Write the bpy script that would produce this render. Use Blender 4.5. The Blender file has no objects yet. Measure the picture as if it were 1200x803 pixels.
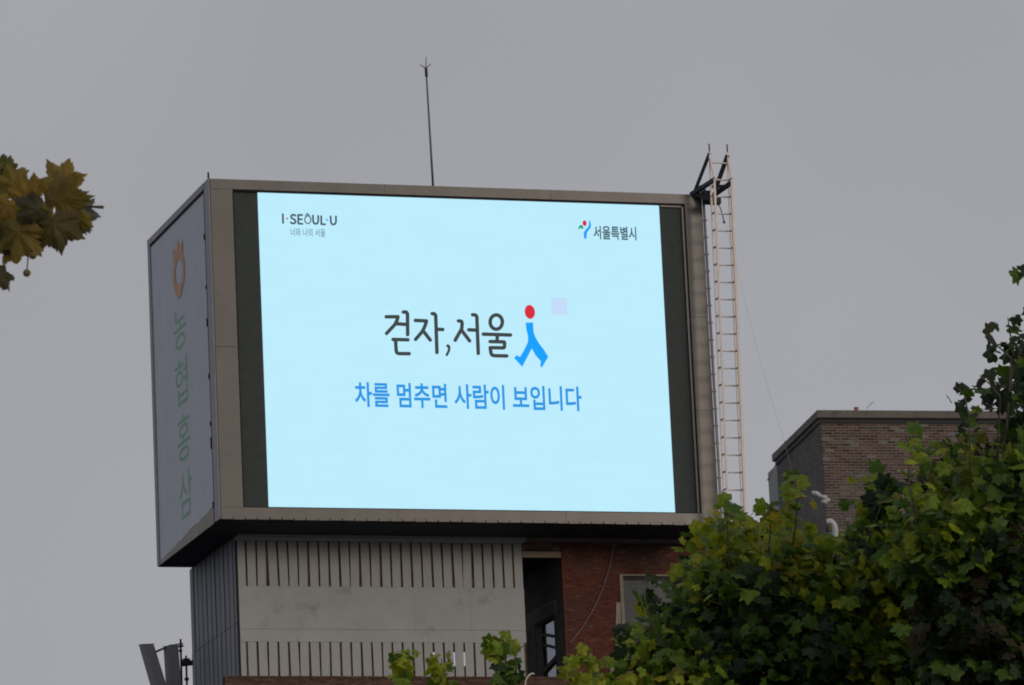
import bpy, bmesh, math, random
import numpy as np
from mathutils import Vector, Matrix, noise as mnoise

random.seed(7)
rnd = random.random
scene = bpy.context.scene
COL = scene.collection

# ------------------------------------------------------------------ camera
F_PX = 6000.0                      # focal length in pixels of the 1200 px wide photograph
PITCH, ROLL, YAW = 0.2187, -0.0464, 0.3133
cp, sp = math.cos(PITCH), math.sin(PITCH)
cr, sr = math.cos(ROLL), math.sin(ROLL)
FW = np.array([0, cp, sp]); UP = np.array([0, -sp, cp]); RT = np.array([1.0, 0, 0])
RT2 = cr * RT + sr * UP
UP2 = -sr * RT + cr * UP
CAM = np.array([0.0, 0.0, 1.6])
cam_d = bpy.data.cameras.new('camera')
cam = bpy.data.objects.new('camera', cam_d)
COL.objects.link(cam)
cam.matrix_world = Matrix(((RT2[0], UP2[0], -FW[0], CAM[0]), (RT2[1], UP2[1], -FW[1], CAM[1]),
                           (RT2[2], UP2[2], -FW[2], CAM[2]), (0, 0, 0, 1)))
cam_d.sensor_width = 36.0
cam_d.lens = 36.0 * F_PX / 1200.0
cam_d.clip_start = 0.5
cam_d.clip_end = 6000
scene.camera = cam
cam_d.dof.use_dof = True           # long lens focused on the billboard, stopped well down
cam_d.dof.focus_distance = 165.0
cam_d.dof.aperture_fstop = 26.0
scene.cycles.filter_width = 1.9

# ------------------------------------------------------------------ light
SUN_EL, SUN_AZ = math.radians(11), math.radians(-49)     # azimuth: from behind the camera, to its right
world = bpy.data.worlds.new('World')
scene.world = world
world.use_nodes = True
wn, wl = world.node_tree.nodes, world.node_tree.links
wn.clear()
wo = wn.new('ShaderNodeOutputWorld'); bg = wn.new('ShaderNodeBackground')
sky = wn.new('ShaderNodeTexSky'); sky.sky_type = 'NISHITA'; sky.sun_disc = False
sky.sun_elevation = SUN_EL
sky.sun_rotation = math.radians(180) + SUN_AZ
sky.dust_density = 4
mixc = wn.new('ShaderNodeMix'); mixc.data_type = 'RGBA'
mixc.inputs['Factor'].default_value = 0.95               # overcast: the cloud sheet hides nearly all of the blue
wl.new(sky.outputs['Color'], mixc.inputs['A'])
mixc.inputs['B'].default_value = (3.68, 3.69, 3.97, 1)
tcw = wn.new('ShaderNodeTexCoord'); cl = wn.new('ShaderNodeTexNoise'); cl.inputs['Scale'].default_value = 5.0; cl.inputs['Detail'].default_value = 3
wl.new(tcw.outputs['Generated'], cl.inputs['Vector'])
cmr = wn.new('ShaderNodeMapRange'); cmr.inputs['From Min'].default_value = 0.3; cmr.inputs['From Max'].default_value = 0.7
cmr.inputs['To Min'].default_value = 0.93; cmr.inputs['To Max'].default_value = 1.07    # uneven thickness of the cloud sheet
wl.new(cl.outputs['Fac'], cmr.inputs['Value'])
csc = wn.new('ShaderNodeVectorMath'); csc.operation = 'SCALE'
wl.new(mixc.outputs['Result'], csc.inputs[0]); wl.new(cmr.outputs[0], csc.inputs['Scale'])
wl.new(csc.outputs[0], bg.inputs['Color'])
bg.inputs['Strength'].default_value = 0.1
wl.new(bg.outputs['Background'], wo.inputs['Surface'])

sun_d = bpy.data.lights.new('sun', 'SUN')
sun_d.energy = 0.6
sun_d.angle = math.radians(14)
sun_d.color = (1.0, 0.90, 0.78)
sun = bpy.data.objects.new('sun', sun_d); COL.objects.link(sun)
# direction from the scene towards the sun
sd = Vector((math.sin(-SUN_AZ) * math.cos(SUN_EL), -math.cos(SUN_AZ) * math.cos(SUN_EL), math.sin(SUN_EL)))
sun.rotation_euler = sd.to_track_quat('Z', 'Y').to_euler()
sun.location = (0, 0, 80)

scene.view_settings.view_transform = 'Standard'
scene.view_settings.look = 'None'
scene.view_settings.exposure = 0.0
scene.view_settings.gamma = 1.0

# ------------------------------------------------------------------ measuring
def ray(px, py):
    return FW + (px - 600) / F_PX * RT2 - (py - 401.5) / F_PX * UP2

class Frame:
    """Ground axes of a building: u along the facade, v away from it, z up."""
    def __init__(s, o, a, b=None):
        s.o = np.array(o, float)
        b = a if b is None else b
        s.M = np.array([[math.cos(a), math.sin(a), 0], [-math.sin(b), math.cos(b), 0], [0, 0, 1.0]]).T
        s.I = np.linalg.inv(s.M)
    def W(s, u, v, z):
        return s.o + s.M @ np.array([u, v, z])
    def loc(s, px, py, ax, val):
        o = s.I @ (CAM - s.o); d = s.I @ ray(px, py); k = 'uvz'.index(ax)
        return o + (val - o[k]) / d[k] * d

BX, BY, BZ, BH, BD, BW = -9.717, 163.213, 43.867, 11.403, 8.551, 17.2
ZT, ZB = BZ, BZ - BH
B = Frame((BX, BY, 0), YAW)
_q = ray(958, 481); _q = CAM + _q / math.hypot(_q[0], _q[1]) * 118
R = Frame((_q[0], _q[1], 0), 0.25, 0.165)
RZ = _q[2]

def homog(src, dst):
    A = []
    for (x, y), (a, b) in zip(src, dst):
        A.append([x, y, 1, 0, 0, 0, -a * x, -a * y, -a]); A.append([0, 0, 0, x, y, 1, -b * x, -b * y, -b])
    return np.linalg.svd(np.array(A))[2][-1].reshape(3, 3)
HF = homog([(243.5, 208.7), (824, 229.5), (259, 609.3), (841, 616)], [(0, ZT), (BW, ZT), (0, ZB), (BW, ZB)])
HS = homog([(243.5, 208.7), (172.5, 283), (259, 609.3), (187.3, 664)], [(0, ZT), (BD, ZT), (0, ZB), (BD, ZB)])
def front(x, y):
    q = HF @ np.array([x, y, 1]); return q[0] / q[2], q[1] / q[2]
def side(x, y):
    q = HS @ np.array([x, y, 1]); return q[0] / q[2], q[1] / q[2]

# ------------------------------------------------------------------ materials
def mat(name, col, rough=0.7, metal=0.0, var=0.0, scale=4.0, bump=0.0, tone=False, spec=0.3, stretch=(1, 1, 1), stain=0.0, stain_col=(0.1, 0.09, 0.08), stain_scale=1.0):
    m = bpy.data.materials.new(name); m.use_nodes = True
    n, l = m.node_tree.nodes, m.node_tree.links
    b = n['Principled BSDF']
    b.inputs['Roughness'].default_value = rough
    b.inputs['Metallic'].default_value = metal
    b.inputs['Specular IOR Level'].default_value = spec
    g = n.new('ShaderNodeNewGeometry'); mp = n.new('ShaderNodeMapping')
    mp.inputs['Scale'].default_value = stretch
    l.new(g.outputs['Position'], mp.inputs['Vector'])
    if tone:
        a = n.new('ShaderNodeAttribute'); a.attribute_name = 'tone'; src = a.outputs['Color']
    else:
        c = n.new('ShaderNodeRGB'); c.outputs[0].default_value = (*col, 1); src = c.outputs[0]
    if var:
        t = n.new('ShaderNodeTexNoise'); t.inputs['Scale'].default_value = scale; t.inputs['Detail'].default_value = 6
        t.inputs['Roughness'].default_value = 0.65
        l.new(mp.outputs[0], t.inputs['Vector'])
        mr = n.new('ShaderNodeMapRange'); mr.inputs['From Min'].default_value = 0.3; mr.inputs['From Max'].default_value = 0.7
        mr.inputs['To Min'].default_value = 1 - var; mr.inputs['To Max'].default_value = 1 + var
        l.new(t.outputs['Fac'], mr.inputs['Value'])
        h = n.new('ShaderNodeVectorMath'); h.operation = 'SCALE'
        l.new(src, h.inputs[0]); l.new(mr.outputs[0], h.inputs['Scale']); src = h.outputs[0]
    if stain:
        t = n.new('ShaderNodeTexNoise'); t.inputs['Scale'].default_value = stain_scale; t.inputs['Detail'].default_value = 8
        t.inputs['Roughness'].default_value = 0.7
        l.new(mp.outputs[0], t.inputs['Vector'])
        mr = n.new('ShaderNodeMapRange'); mr.inputs['From Min'].default_value = 0.56; mr.inputs['From Max'].default_value = 0.72
        mr.inputs['To Min'].default_value = 0; mr.inputs['To Max'].default_value = stain
        l.new(t.outputs['Fac'], mr.inputs['Value'])
        mx = n.new('ShaderNodeMix'); mx.data_type = 'RGBA'
        l.new(mr.outputs[0], mx.inputs['Factor']); l.new(src, mx.inputs['A']); mx.inputs['B'].default_value = (*stain_col, 1)
        src = mx.outputs['Result']
    l.new(src, b.inputs['Base Color'])
    if bump:
        t2 = n.new('ShaderNodeTexNoise'); t2.inputs['Scale'].default_value = scale * 3; t2.inputs['Detail'].default_value = 5
        l.new(mp.outputs[0], t2.inputs['Vector'])
        bp = n.new('ShaderNodeBump'); bp.inputs['Strength'].default_value = bump; bp.inputs['Distance'].default_value = 0.02
        l.new(t2.outputs['Fac'], bp.inputs['Height']); l.new(bp.outputs[0], b.inputs['Normal'])
    return m

def emit(name, col, strength=1.0, modules=False):
    m = bpy.data.materials.new(name); m.use_nodes = True
    n, l = m.node_tree.nodes, m.node_tree.links
    n.clear()
    o = n.new('ShaderNodeOutputMaterial'); e = n.new('ShaderNodeEmission')
    e.inputs['Strength'].default_value = strength
    e.inputs['Color'].default_value = (*col, 1)
    if modules:                                   # LED cabinets never match each other quite exactly
        g = n.new('ShaderNodeNewGeometry')
        mp = n.new('ShaderNodeMapping'); mp.inputs['Scale'].default_value = (0.6, 0.6, 3.2)
        l.new(g.outputs['Position'], mp.inputs['Vector'])
        t = n.new('ShaderNodeTexNoise'); t.inputs['Scale'].default_value = 1.0; t.inputs['Detail'].default_value = 4
        l.new(mp.outputs[0], t.inputs['Vector'])
        mr = n.new('ShaderNodeMapRange'); mr.inputs['To Min'].default_value = 0.975; mr.inputs['To Max'].default_value = 1.025
        l.new(t.outputs['Fac'], mr.inputs['Value'])
        h = n.new('ShaderNodeMix'); h.data_type = 'RGBA'; h.blend_type = 'MULTIPLY'; h.inputs['Factor'].default_value = 1
        h.inputs['A'].default_value = (*col, 1)
        sn = n.new('ShaderNodeVectorMath'); sn.operation = 'SNAP'; sn.inputs[1].default_value = (0.61, 400, 0.64)
        l.new(g.outputs['Position'], sn.inputs[0])
        wh = n.new('ShaderNodeTexWhiteNoise'); l.new(sn.outputs[0], wh.inputs['Vector'])
        m2 = n.new('ShaderNodeMapRange'); m2.inputs['To Min'].default_value = 0.993; m2.inputs['To Max'].default_value = 1.003
        l.new(wh.outputs['Value'], m2.inputs['Value'])
        mm = n.new('ShaderNodeMath'); mm.operation = 'MULTIPLY'
        l.new(mr.outputs[0], mm.inputs[0]); l.new(m2.outputs[0], mm.inputs[1])
        l.new(mm.outputs[0], h.inputs['B'])
        l.new(h.outputs['Result'], e.inputs['Color'])
    l.new(e.outputs[0], o.inputs['Surface'])
    return m

def leaf_mat(name, trans=0.35, rough=0.5):
    m = bpy.data.materials.new(name); m.use_nodes = True
    n, l = m.node_tree.nodes, m.node_tree.links
    b = n['Principled BSDF']; b.inputs['Roughness'].default_value = rough; b.inputs['Specular IOR Level'].default_value = 0.35
    a = n.new('ShaderNodeAttribute'); a.attribute_name = 'tone'
    g = n.new('ShaderNodeNewGeometry')
    t = n.new('ShaderNodeTexNoise'); t.inputs['Scale'].default_value = 14; t.inputs['Detail'].default_value = 4
    l.new(g.outputs['Position'], t.inputs['Vector'])
    mr = n.new('ShaderNodeMapRange'); mr.inputs['From Min'].default_value = 0.3; mr.inputs['From Max'].default_value = 0.7
    mr.inputs['To Min'].default_value = 0.7; mr.inputs['To Max'].default_value = 1.3
    l.new(t.outputs['Fac'], mr.inputs['Value'])
    h = n.new('ShaderNodeVectorMath'); h.operation = 'SCALE'
    l.new(a.outputs['Color'], h.inputs[0]); l.new(mr.outputs[0], h.inputs['Scale'])
    l.new(h.outputs[0], b.inputs['Base Color'])
    tr = n.new('ShaderNodeBsdfTranslucent'); l.new(h.outputs[0], tr.inputs['Color'])
    mx = n.new('ShaderNodeMixShader'); mx.inputs[0].default_value = trans
    l.new(b.outputs[0], mx.inputs[1]); l.new(tr.outputs[0], mx.inputs[2])
    l.new(mx.outputs[0], n['Material Output'].inputs['Surface'])
    return m

M = dict(
    bronze=mat('bronze_sheet', (0.138, 0.127, 0.118), 0.36, 0.5, 0.10, 0.9, 0.0, stretch=(1, 1, 0.8), stain=0.4, stain_col=(0.10, 0.088, 0.08), stain_scale=2.2),
    trim=mat('grey_trim', (0.28, 0.285, 0.31), 0.5, 0.3, 0.1, 2),
    darkgap=mat('dark_seal', (0.02, 0.018, 0.018), 0.8),
    led_off=mat('unlit_led_face', (0.052, 0.063, 0.060), 0.65, 0, 0.12, 3),
    banner=mat('banner_cloth', (0.58, 0.61, 0.69), 0.75, 0, 0.05, 1.0, 0.05),
    orange=mat('orange_print', (0.64, 0.40, 0.27), 0.75, 0, 0.1, 2),
    green=mat('green_print', (0.27, 0.50, 0.37), 0.75, 0, 0.1, 2),
    soffit=mat('soffit_sheet', (0.022, 0.028, 0.036), 0.8, 0, 0.2, 2),
    galv=mat('galvanised_steel', (0.14, 0.14, 0.14), 0.5, 0.4, 0.1, 4),
    white=mat('white_slat_paint', (0.455, 0.455, 0.44), 0.7, 0, 0.06, 2.0, 0.05, stretch=(1, 1, 0.3), stain=0.35, stain_col=(0.30, 0.29, 0.27), stain_scale=1.2),
    band=mat('white_band_render', (0.465, 0.465, 0.45), 0.75, 0, 0.06, 1.2, 0.05, stain=0.7, stain_col=(0.27, 0.26, 0.25), stain_scale=1.1),
    rust=mat('rusty_backing', (0.13, 0.075, 0.05), 0.9, 0, 0.6, 2.5),
    bluegrey=mat('side_slat_paint', (0.23, 0.24, 0.27), 0.6, 0.1, 0.1, 1.5, stretch=(1, 1, 0.2)),
    mortar_red=mat('red_wall_mortar', (0.13, 0.075, 0.06), 0.95, 0, 0.2, 3),
    mortar_pale=mat('pale_mortar', (0.30, 0.285, 0.275), 0.95, 0, 0.2, 3),
    brick=mat('brick_face', (1, 1, 1), 0.9, 0, 0.18, 18, 0.2, tone=True, spec=0.15),
    concrete=mat('concrete', (0.20, 0.19, 0.18), 0.9, 0, 0.15, 2, 0.1),
    coping=mat('coping_concrete', (0.19, 0.165, 0.145), 0.9, 0, 0.22, 3, 0.1, stain=0.6, stain_col=(0.08, 0.07, 0.06), stain_scale=2),
    wood=mat('timber_lintel', (0.36, 0.28, 0.20), 0.8, 0, 0.2, 3, stretch=(0.4, 0.4, 3)),
    dark=mat('dark_steel', (0.04, 0.042, 0.045), 0.6, 0.3, 0.1, 3),
    cream=mat('cream_frame_paint', (0.35, 0.30, 0.21), 0.7, 0, 0.15, 3),
    plaster=mat('bare_plaster', (0.38, 0.33, 0.28), 0.9, 0, 0.2, 3),
    shutter=mat('grey_shutter', (0.13, 0.135, 0.14), 0.5, 0.1, 0.08, 1.0),
    ladder=mat('pale_pink_steel', (0.86, 0.74, 0.68), 0.5, 0.1, 0.1, 6),
    rung=mat('rung_steel', (0.86, 0.75, 0.69), 0.5, 0.1, 0.1, 6),
    tie=mat('rusty_clip', (0.10, 0.06, 0.055), 0.7, 0.2, 0.1, 6),
    redbox=mat('red_box_paint', (0.20, 0.06, 0.06), 0.6, 0, 0.3, 6),
    cable=mat('weathered_cable', (0.28, 0.24, 0.24), 0.7),
    railpaint=mat('mauve_rail_paint', (0.34, 0.30, 0.32), 0.5, 0.1, 0.1, 4),
    thinwire=mat('thin_wire', (0.5, 0.5, 0.5), 0.5),
    hose=mat('pale_hose', (0.66, 0.60, 0.48), 0.6),
    grey_pl=mat('antenna_shell', (0.27, 0.275, 0.27), 0.6, 0, 0.05, 2),
    whitepl=mat('white_plastic', (0.62, 0.62, 0.63), 0.4),
    panel=mat('grey_panel_sheet', (0.27, 0.27, 0.27), 0.6, 0, 0.06, 2),
    yellowish=mat('canopy_sheet', (0.42, 0.41, 0.30), 0.6, 0, 0.1, 2),
    clay=mat('clay_pot', (0.36, 0.20, 0.15), 0.8, 0, 0.2, 8),
    bark=mat('plane_bark', (0.13, 0.11, 0.08), 0.9, 0, 0.35, 6, 0.3),
    leaf=leaf_mat('plane_leaf', 0.42),
    nearleaf=leaf_mat('autumn_plane_leaf', 0.42, 0.55),
    seed=mat('seed_ball', (0.20, 0.15, 0.05), 0.9, 0, 0.3, 60, 0.5),
    asphalt=mat('asphalt', (0.05, 0.05, 0.052), 0.95, 0, 0.2, 0.5),
    glass=None,
)
g = bpy.data.materials.new('dusty_glass'); g.use_nodes = True
_n, _l = g.node_tree.nodes, g.node_tree.links
_t = _n.new('ShaderNodeBsdfTransparent'); _t.inputs[0].default_value = (0.72, 0.74, 0.78, 1)
_m = _n.new('ShaderNodeMixShader'); _m.inputs[0].default_value = 0.75
_n['Principled BSDF'].inputs['Base Color'].default_value = (0.35, 0.36, 0.38, 1)
_n['Principled BSDF'].inputs['Roughness'].default_value = 0.3
_l.new(_n['Principled BSDF'].outputs[0], _m.inputs[1]); _l.new(_t.outputs[0], _m.inputs[2])
_l.new(_m.outputs[0], _n['Material Output'].inputs['Surface'])
M['glass'] = g
M['sky_blue'] = emit('screen_pale_blue', (0.515, 0.848, 0.99), 1.0, True)
M['ink'] = emit('screen_dark_grey', (0.055, 0.065, 0.065))
M['softink'] = emit('screen_soft_grey', (0.19, 0.30, 0.38))
M['navy'] = emit('screen_navy', (0.07, 0.11, 0.14))
M['blue'] = emit('screen_blue', (0.012, 0.36, 0.98))
M['txtblue'] = emit('screen_text_blue', (0.028, 0.31, 0.78))
M['red'] = emit('screen_red', (0.68, 0.03, 0.055))
M['sgreen'] = emit('screen_green', (0.03, 0.36, 0.22))
M['lav'] = emit('screen_lavender', (0.55, 0.72, 0.95))

# ------------------------------------------------------------------ builders
def tagd(o, label=None, cat=None, group=None, kind=None):
    for k, v in (('label', label), ('category', cat), ('group', group), ('kind', kind)):
        if v: o[k] = v
    return o

def thing(name, loc, label, cat, group=None):
    o = bpy.data.objects.new(name, None)
    o.location = Vector(tuple(loc)); o.empty_display_size = 0.3
    COL.objects.link(o)
    return tagd(o, label, cat, group)

def wloc(o):
    p = Vector((0, 0, 0))
    while o:
        p += o.location; o = o.parent
    return p

class MB:
    """Collects shapes in world space, then links them as one mesh object."""
    def __init__(s):
        s.v, s.f, s.c, s.tone = [], [], [], None
    def add(s, vs, fs):
        k = len(s.v)
        s.v += [tuple(float(x) for x in p) for p in vs]
        s.f += [tuple(k + i for i in f) for f in fs]
        s.c += [s.tone] * len(fs)
        return s
    def hexa(s, p):          # 8 corners: bottom 4 then top 4
        return s.add(p, [(0, 3, 2, 1), (4, 5, 6, 7), (0, 1, 5, 4), (1, 2, 6, 5), (2, 3, 7, 6), (3, 0, 4, 7)])
    def box(s, fr, u0, u1, v0, v1, z0, z1):
        W = fr.W
        return s.hexa([W(u0, v0, z0), W(u1, v0, z0), W(u1, v1, z0), W(u0, v1, z0),
                       W(u0, v0, z1), W(u1, v0, z1), W(u1, v1, z1), W(u0, v1, z1)])
    def poly(s, pts):
        return s.add(pts, [tuple(range(len(pts)))])
    def tube(s, path, r, n=6, cap=True):
        path = [Vector(tuple(float(x) for x in p)) for p in path]
        rs = r if isinstance(r, (list, tuple)) else [r] * len(path)
        k = len(s.v); m = len(path)
        t = (path[1] - path[0]).normalized()
        a = t.orthogonal().normalized()
        for i, p in enumerate(path):
            t = (path[min(i + 1, m - 1)] - path[max(i - 1, 0)]).normalized()
            a = (a - t * a.dot(t)).normalized(); b = t.cross(a)
            for j in range(n):
                w = 2 * math.pi * j / n
                s.v.append(tuple(p + (a * math.cos(w) + b * math.sin(w)) * rs[i]))
        fs = []
        for i in range(m - 1):
            for j in range(n):
                fs.append((k + i * n + j, k + i * n + (j + 1) % n, k + (i + 1) * n + (j + 1) % n, k + (i + 1) * n + j))
        if cap:
            fs.append(tuple(k + j for j in reversed(range(n)))); fs.append(tuple(k + (m - 1) * n + j for j in range(n)))
        s.f += fs; s.c += [s.tone] * len(fs)
        return s
    def bar(s, p0, p1, w, h=None):
        """square-section bar"""
        h = h or w
        p0, p1 = Vector(tuple(map(float, p0))), Vector(tuple(map(float, p1)))
        t = (p1 - p0).normalized(); a = t.cross(Vector((0, 0, 1)))
        a = a.normalized() if a.length > 1e-3 else Vector((1, 0, 0))
        b = t.cross(a).normalized(); a = a * w / 2; b = b * h / 2
        return s.hexa([p0 - a - b, p0 + a - b, p0 + a + b, p0 - a + b, p1 - a - b, p1 + a - b, p1 + a + b, p1 - a + b])
    def build(s, name, m, parent=None, origin=None, smooth=False, label=None, kind=None):
        base = wloc(parent) if parent else Vector((0, 0, 0))
        org = Vector(tuple(map(float, origin))) if origin is not None else base
        me = bpy.data.meshes.new(name)
        me.from_pydata([tuple(Vector(p) - org) for p in s.v], [], s.f)
        if any(c is not None for c in s.c):
            at = me.color_attributes.new('tone', 'FLOAT_COLOR', 'CORNER')
            buf = []
            for f, c in zip(s.f, s.c):
                buf += list((*(c or (0.3, 0.3, 0.3)), 1.0)) * len(f)
            at.data.foreach_set('color', buf)
        me.materials.append(m)
        if smooth:
            for p in me.polygons: p.use_smooth = True
        me.update()
        o = bpy.data.objects.new(name, me); COL.objects.link(o)
        if parent: o.parent = parent
        o.location = org - base
        return tagd(o, label, kind=kind)

def copy_at(o, loc, parent=None):
    c = o.copy(); COL.objects.link(c)
    p = parent or o.parent
    c.parent = p
    c.location = Vector(tuple(map(float, loc))) - (wloc(p) if p else Vector((0, 0, 0)))
    return c

def bevel(o, w=0.02, seg=2):
    md = o.modifiers.new('edge', 'BEVEL'); md.width = w; md.segments = seg; md.limit_method = 'ANGLE'
    return o

# ------------------------------------------------------------------ ground
mb = MB(); mb.poly([(-4000, -3000, 0), (4000, -3000, 0), (4000, 5000, 0), (-4000, 5000, 0)])
tagd(mb.build('ground', M['asphalt']), kind='structure')

# ------------------------------------------------------------------ billboard
bill = thing('billboard', B.W(BW / 2, BD / 2, ZB), 'large rooftop billboard with a lit pale blue screen in a bronze metal frame', 'billboard')
FD = 0.10       # frame stands proud of the screen
iu0, iu1, iz0, iz1 = 0.78, 16.58, 32.86, 43.53
# casing behind the screen and the banner
mb = MB(); mb.box(B, 0.10, BW - 0.04, 0.16, BD - 0.05, ZB + 0.06, ZT - 0.06)
mb.build('casing', M['dark'], bill)
# frame: sheet panels butted end to end with 12 mm joints
def fpanel(u0, u1, z0, z1, dv=0.0):
    o = MB().box(B, u0, u1, -0.02 - dv, 0.15, z0, z1).build('frame_panel', M['bronze'], bill)
    bevel(o, 0.004)
J = 0.003
zs = [ZB + 0.0, 38.2, iz1]
for a, b in zip(zs, zs[1:]):
    fpanel(0.03, iu0, (iz0 if a == ZB else a) + J, b - J, random.uniform(0, 0.008))
zs = [ZB, 36.4, 39.6, iz1]
for a, b in zip(zs, zs[1:]):
    fpanel(iu1, BW, (iz0 if a == ZB else a) + J, b - J, random.uniform(0, 0.008))
us = [0.03, 6.0, 11.8, BW]
for a, b in zip(us, us[1:]):
    fpanel(a + J / 2, b - J / 2, iz1, ZT, 0.004 + random.uniform(0, 0.008))
    fpanel(a + J / 2, b - J / 2, ZB + 0.07, iz0, 0.004 + random.uniform(0, 0.008))
# bottom flashing: short lengths of folded sheet, lapped
k = 0; u = 0.03; n_fl = 42; w = (BW - 0.03) / n_fl
fl = MB().box(B, 0, w - 0.03, -0.045, 0.14, ZB, ZB + 0.07).build('flashing', M['bronze'], bill, origin=B.W(0, 0, ZB))
for i in range(n_fl):
    p = B.W(0.03 + i * w, random.uniform(-0.012, 0.012), ZB + random.uniform(-0.006, 0.006))
    if i == 0: fl.location = Vector(tuple(p)) - wloc(bill)
    else: copy_at(fl, p)
# lip round the screen
mb = MB()
mb.box(B, iu0 - 0.002, iu1 + 0.002, 0.0, 0.10, iz1 - 0.06, iz1 - 0.001); mb.box(B, iu0 - 0.002, iu1 + 0.002, 0.0, 0.10, iz0 + 0.001, iz0 + 0.03)
mb.box(B, iu0 + 0.001, iu0 + 0.04, 0.002, 0.10, iz0 + 0.03, iz1 - 0.06); mb.box(B, iu1 - 0.05, iu1 - 0.001, 0.002, 0.10, iz0 + 0.03, iz1 - 0.06)
mb.build('screen_seal', M['darkgap'], bill)
mb = MB().box(B, iu1 - 0.12, iu1 - 0.055, 0.01, 0.10, iz0 + 0.03, iz1 - 0.10); mb.box(B, 15.7, iu1 - 0.12, 0.012, 0.10, iz1 - 0.115, iz1 - 0.062)
mb.build('screen_edging', M['bronze'], bill)
# the screen
su0, su1, sz0, sz1 = 1.655, 15.675, 32.895, 43.465
SV = 0.06
mb = MB().box(B, iu0 + 0.03, iu1 - 0.05, SV + 0.02, 0.14, iz0 + 0.02, iz1 - 0.05)
mb.build('led_wall', M['led_off'], bill)
mb = MB()
mb.add([B.W(*p) for p in ((su0, SV, sz0), (su1, SV, sz0), (su1 - 0.0, SV, sz1), (su0, SV, sz1))], [(0, 1, 2, 3)])
disp = mb.build('display', M['sky_blue'], bill)

_layer = [0]
def flat(poly2d, name, m, plane='front', parent=None, mbx=None):
    """poly2d: outline in photograph pixels, rectified onto the screen plane"""
    _layer[0] += 1
    off = SV - 0.004 - 0.00035 * (_layer[0] % 40)
    pts = [front(*p) for p in poly2d]
    b_ = mbx or MB()
    b_.poly([B.W(p[0], off, p[1]) for p in pts])
    if mbx is None: b_.build(name, m, parent or disp)

def ell(cx, cy, rx, ry, n=28, rot=0):
    c, s_ = math.cos(rot), math.sin(rot)
    return [(cx + rx * math.cos(t) * c - ry * math.sin(t) * s_, cy + rx * math.cos(t) * s_ + ry * math.sin(t) * c) for t in [2 * math.pi * i / n for i in range(n)]]

def stroke(mbx, pts, w, to, off, cap=True):
    """round-ended brush stroke along pts (photo pixels) as flat ribbon pieces, each a hair above the last"""
    k = 0
    for a, b in zip(pts, pts[1:]):
        d = np.array(b, float) - np.array(a, float); L = np.hypot(*d)
        if L < 1e-6: continue
        n_ = np.array([-d[1], d[0]]) / L * w / 2
        q = [np.array(a) + n_, np.array(a) - n_, np.array(b) - n_, np.array(b) + n_]
        mbx.poly([to(*p, off[0]) for p in q]); off[0] += 0.00025
    for p in (pts if cap else pts[1:-1]):
        mbx.poly([to(*e, off[0]) for e in ell(p[0], p[1], w / 2, w / 2, 12)]); off[0] += 0.00025
def tofront(x, y, o):
    u_, z_ = front(x, y); return B.W(u_, SV - 0.004 - o, z_)
def glyph(name, m, strokes, w, scale, ox, oy, ells=()):
    mbx = MB(); off = [0.0]
    for s_ in strokes:
        stroke(mbx, [(ox + x / scale, oy + y / scale) for x, y in s_], w, tofront, off)
    for (cx, cy, rx, ry) in ells:
        ring = [(ox + x / scale, oy + y / scale) for x, y in ell(cx, cy, rx, ry, 26)]
        stroke(mbx, ring + ring[:1], w, tofront, off)
    mbx.build(name, m, disp)

# headline, brush lettering
S1 = (6.667, 440, 350)
glyph('headline_character', M['ink'], [[(92, 147), (185, 147), (176, 178), (160, 208), (95, 278)], [(172, 202), (258, 208)], [(226, 110), (250, 111), (259, 125), (260, 288)],
      [(145, 325), (262, 328)], [(165, 330), (170, 415), (176, 430), (190, 436), (272, 437)]], 4.25, *S1)
glyph('headline_character', M['ink'], [[(320, 176), (408, 180), (398, 215), (376, 262), (322, 325)], [(385, 262), (437, 330)], [(452, 123), (470, 124), (480, 138), (489, 428)], [(484, 245), (535, 248)]], 4.25, *S1)
glyph('headline_comma', M['ink'], [[(572, 378), (574, 380)], [(574, 372), (586, 384), (582, 415), (566, 446)]], 3.0, *S1)
glyph('headline_character', M['ink'], [[(658, 180), (680, 182), (687, 196), (684, 240), (632, 332)], [(686, 258), (745, 337)], [(738, 250), (800, 253)], [(768, 132), (792, 134), (802, 148), (812, 435)]], 4.25, *S1)
glyph('headline_character', M['ink'], [[(852, 284), (1065, 291)], [(962, 290), (960, 335)], [(905, 342), (1014, 345), (1018, 352), (1017, 385), (1010, 392), (905, 390)], [(905, 390), (912, 436), (922, 449), (940, 453), (1035, 455)]],
      4.25, *S1, ells=[(953, 190, 48, 56)])
# walking figure emblem
P4 = lambda pts: [(400 + x / 4, 330 + y / 4) for x, y in pts]
flat(P4(ell(890, 146, 24, 33, 30, -0.12)), 'emblem_head', M['red'])
flat(P4([(870, 197), (905, 195), (907, 240), (915, 264), (932, 293), (956, 325), (975, 357), (945, 408), (937, 400), (941, 378), (916, 350), (898, 318), (880, 352), (853, 404), (815, 362), (828, 349), (843, 358), (864, 322), (880, 288), (881, 262), (874, 232)]), 'emblem_body', M['blue'])
flat([(647.5, 349.5), (666, 350), (666.5, 369.8), (648.2, 369.4)], 'screen_square', M['lav'])
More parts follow.
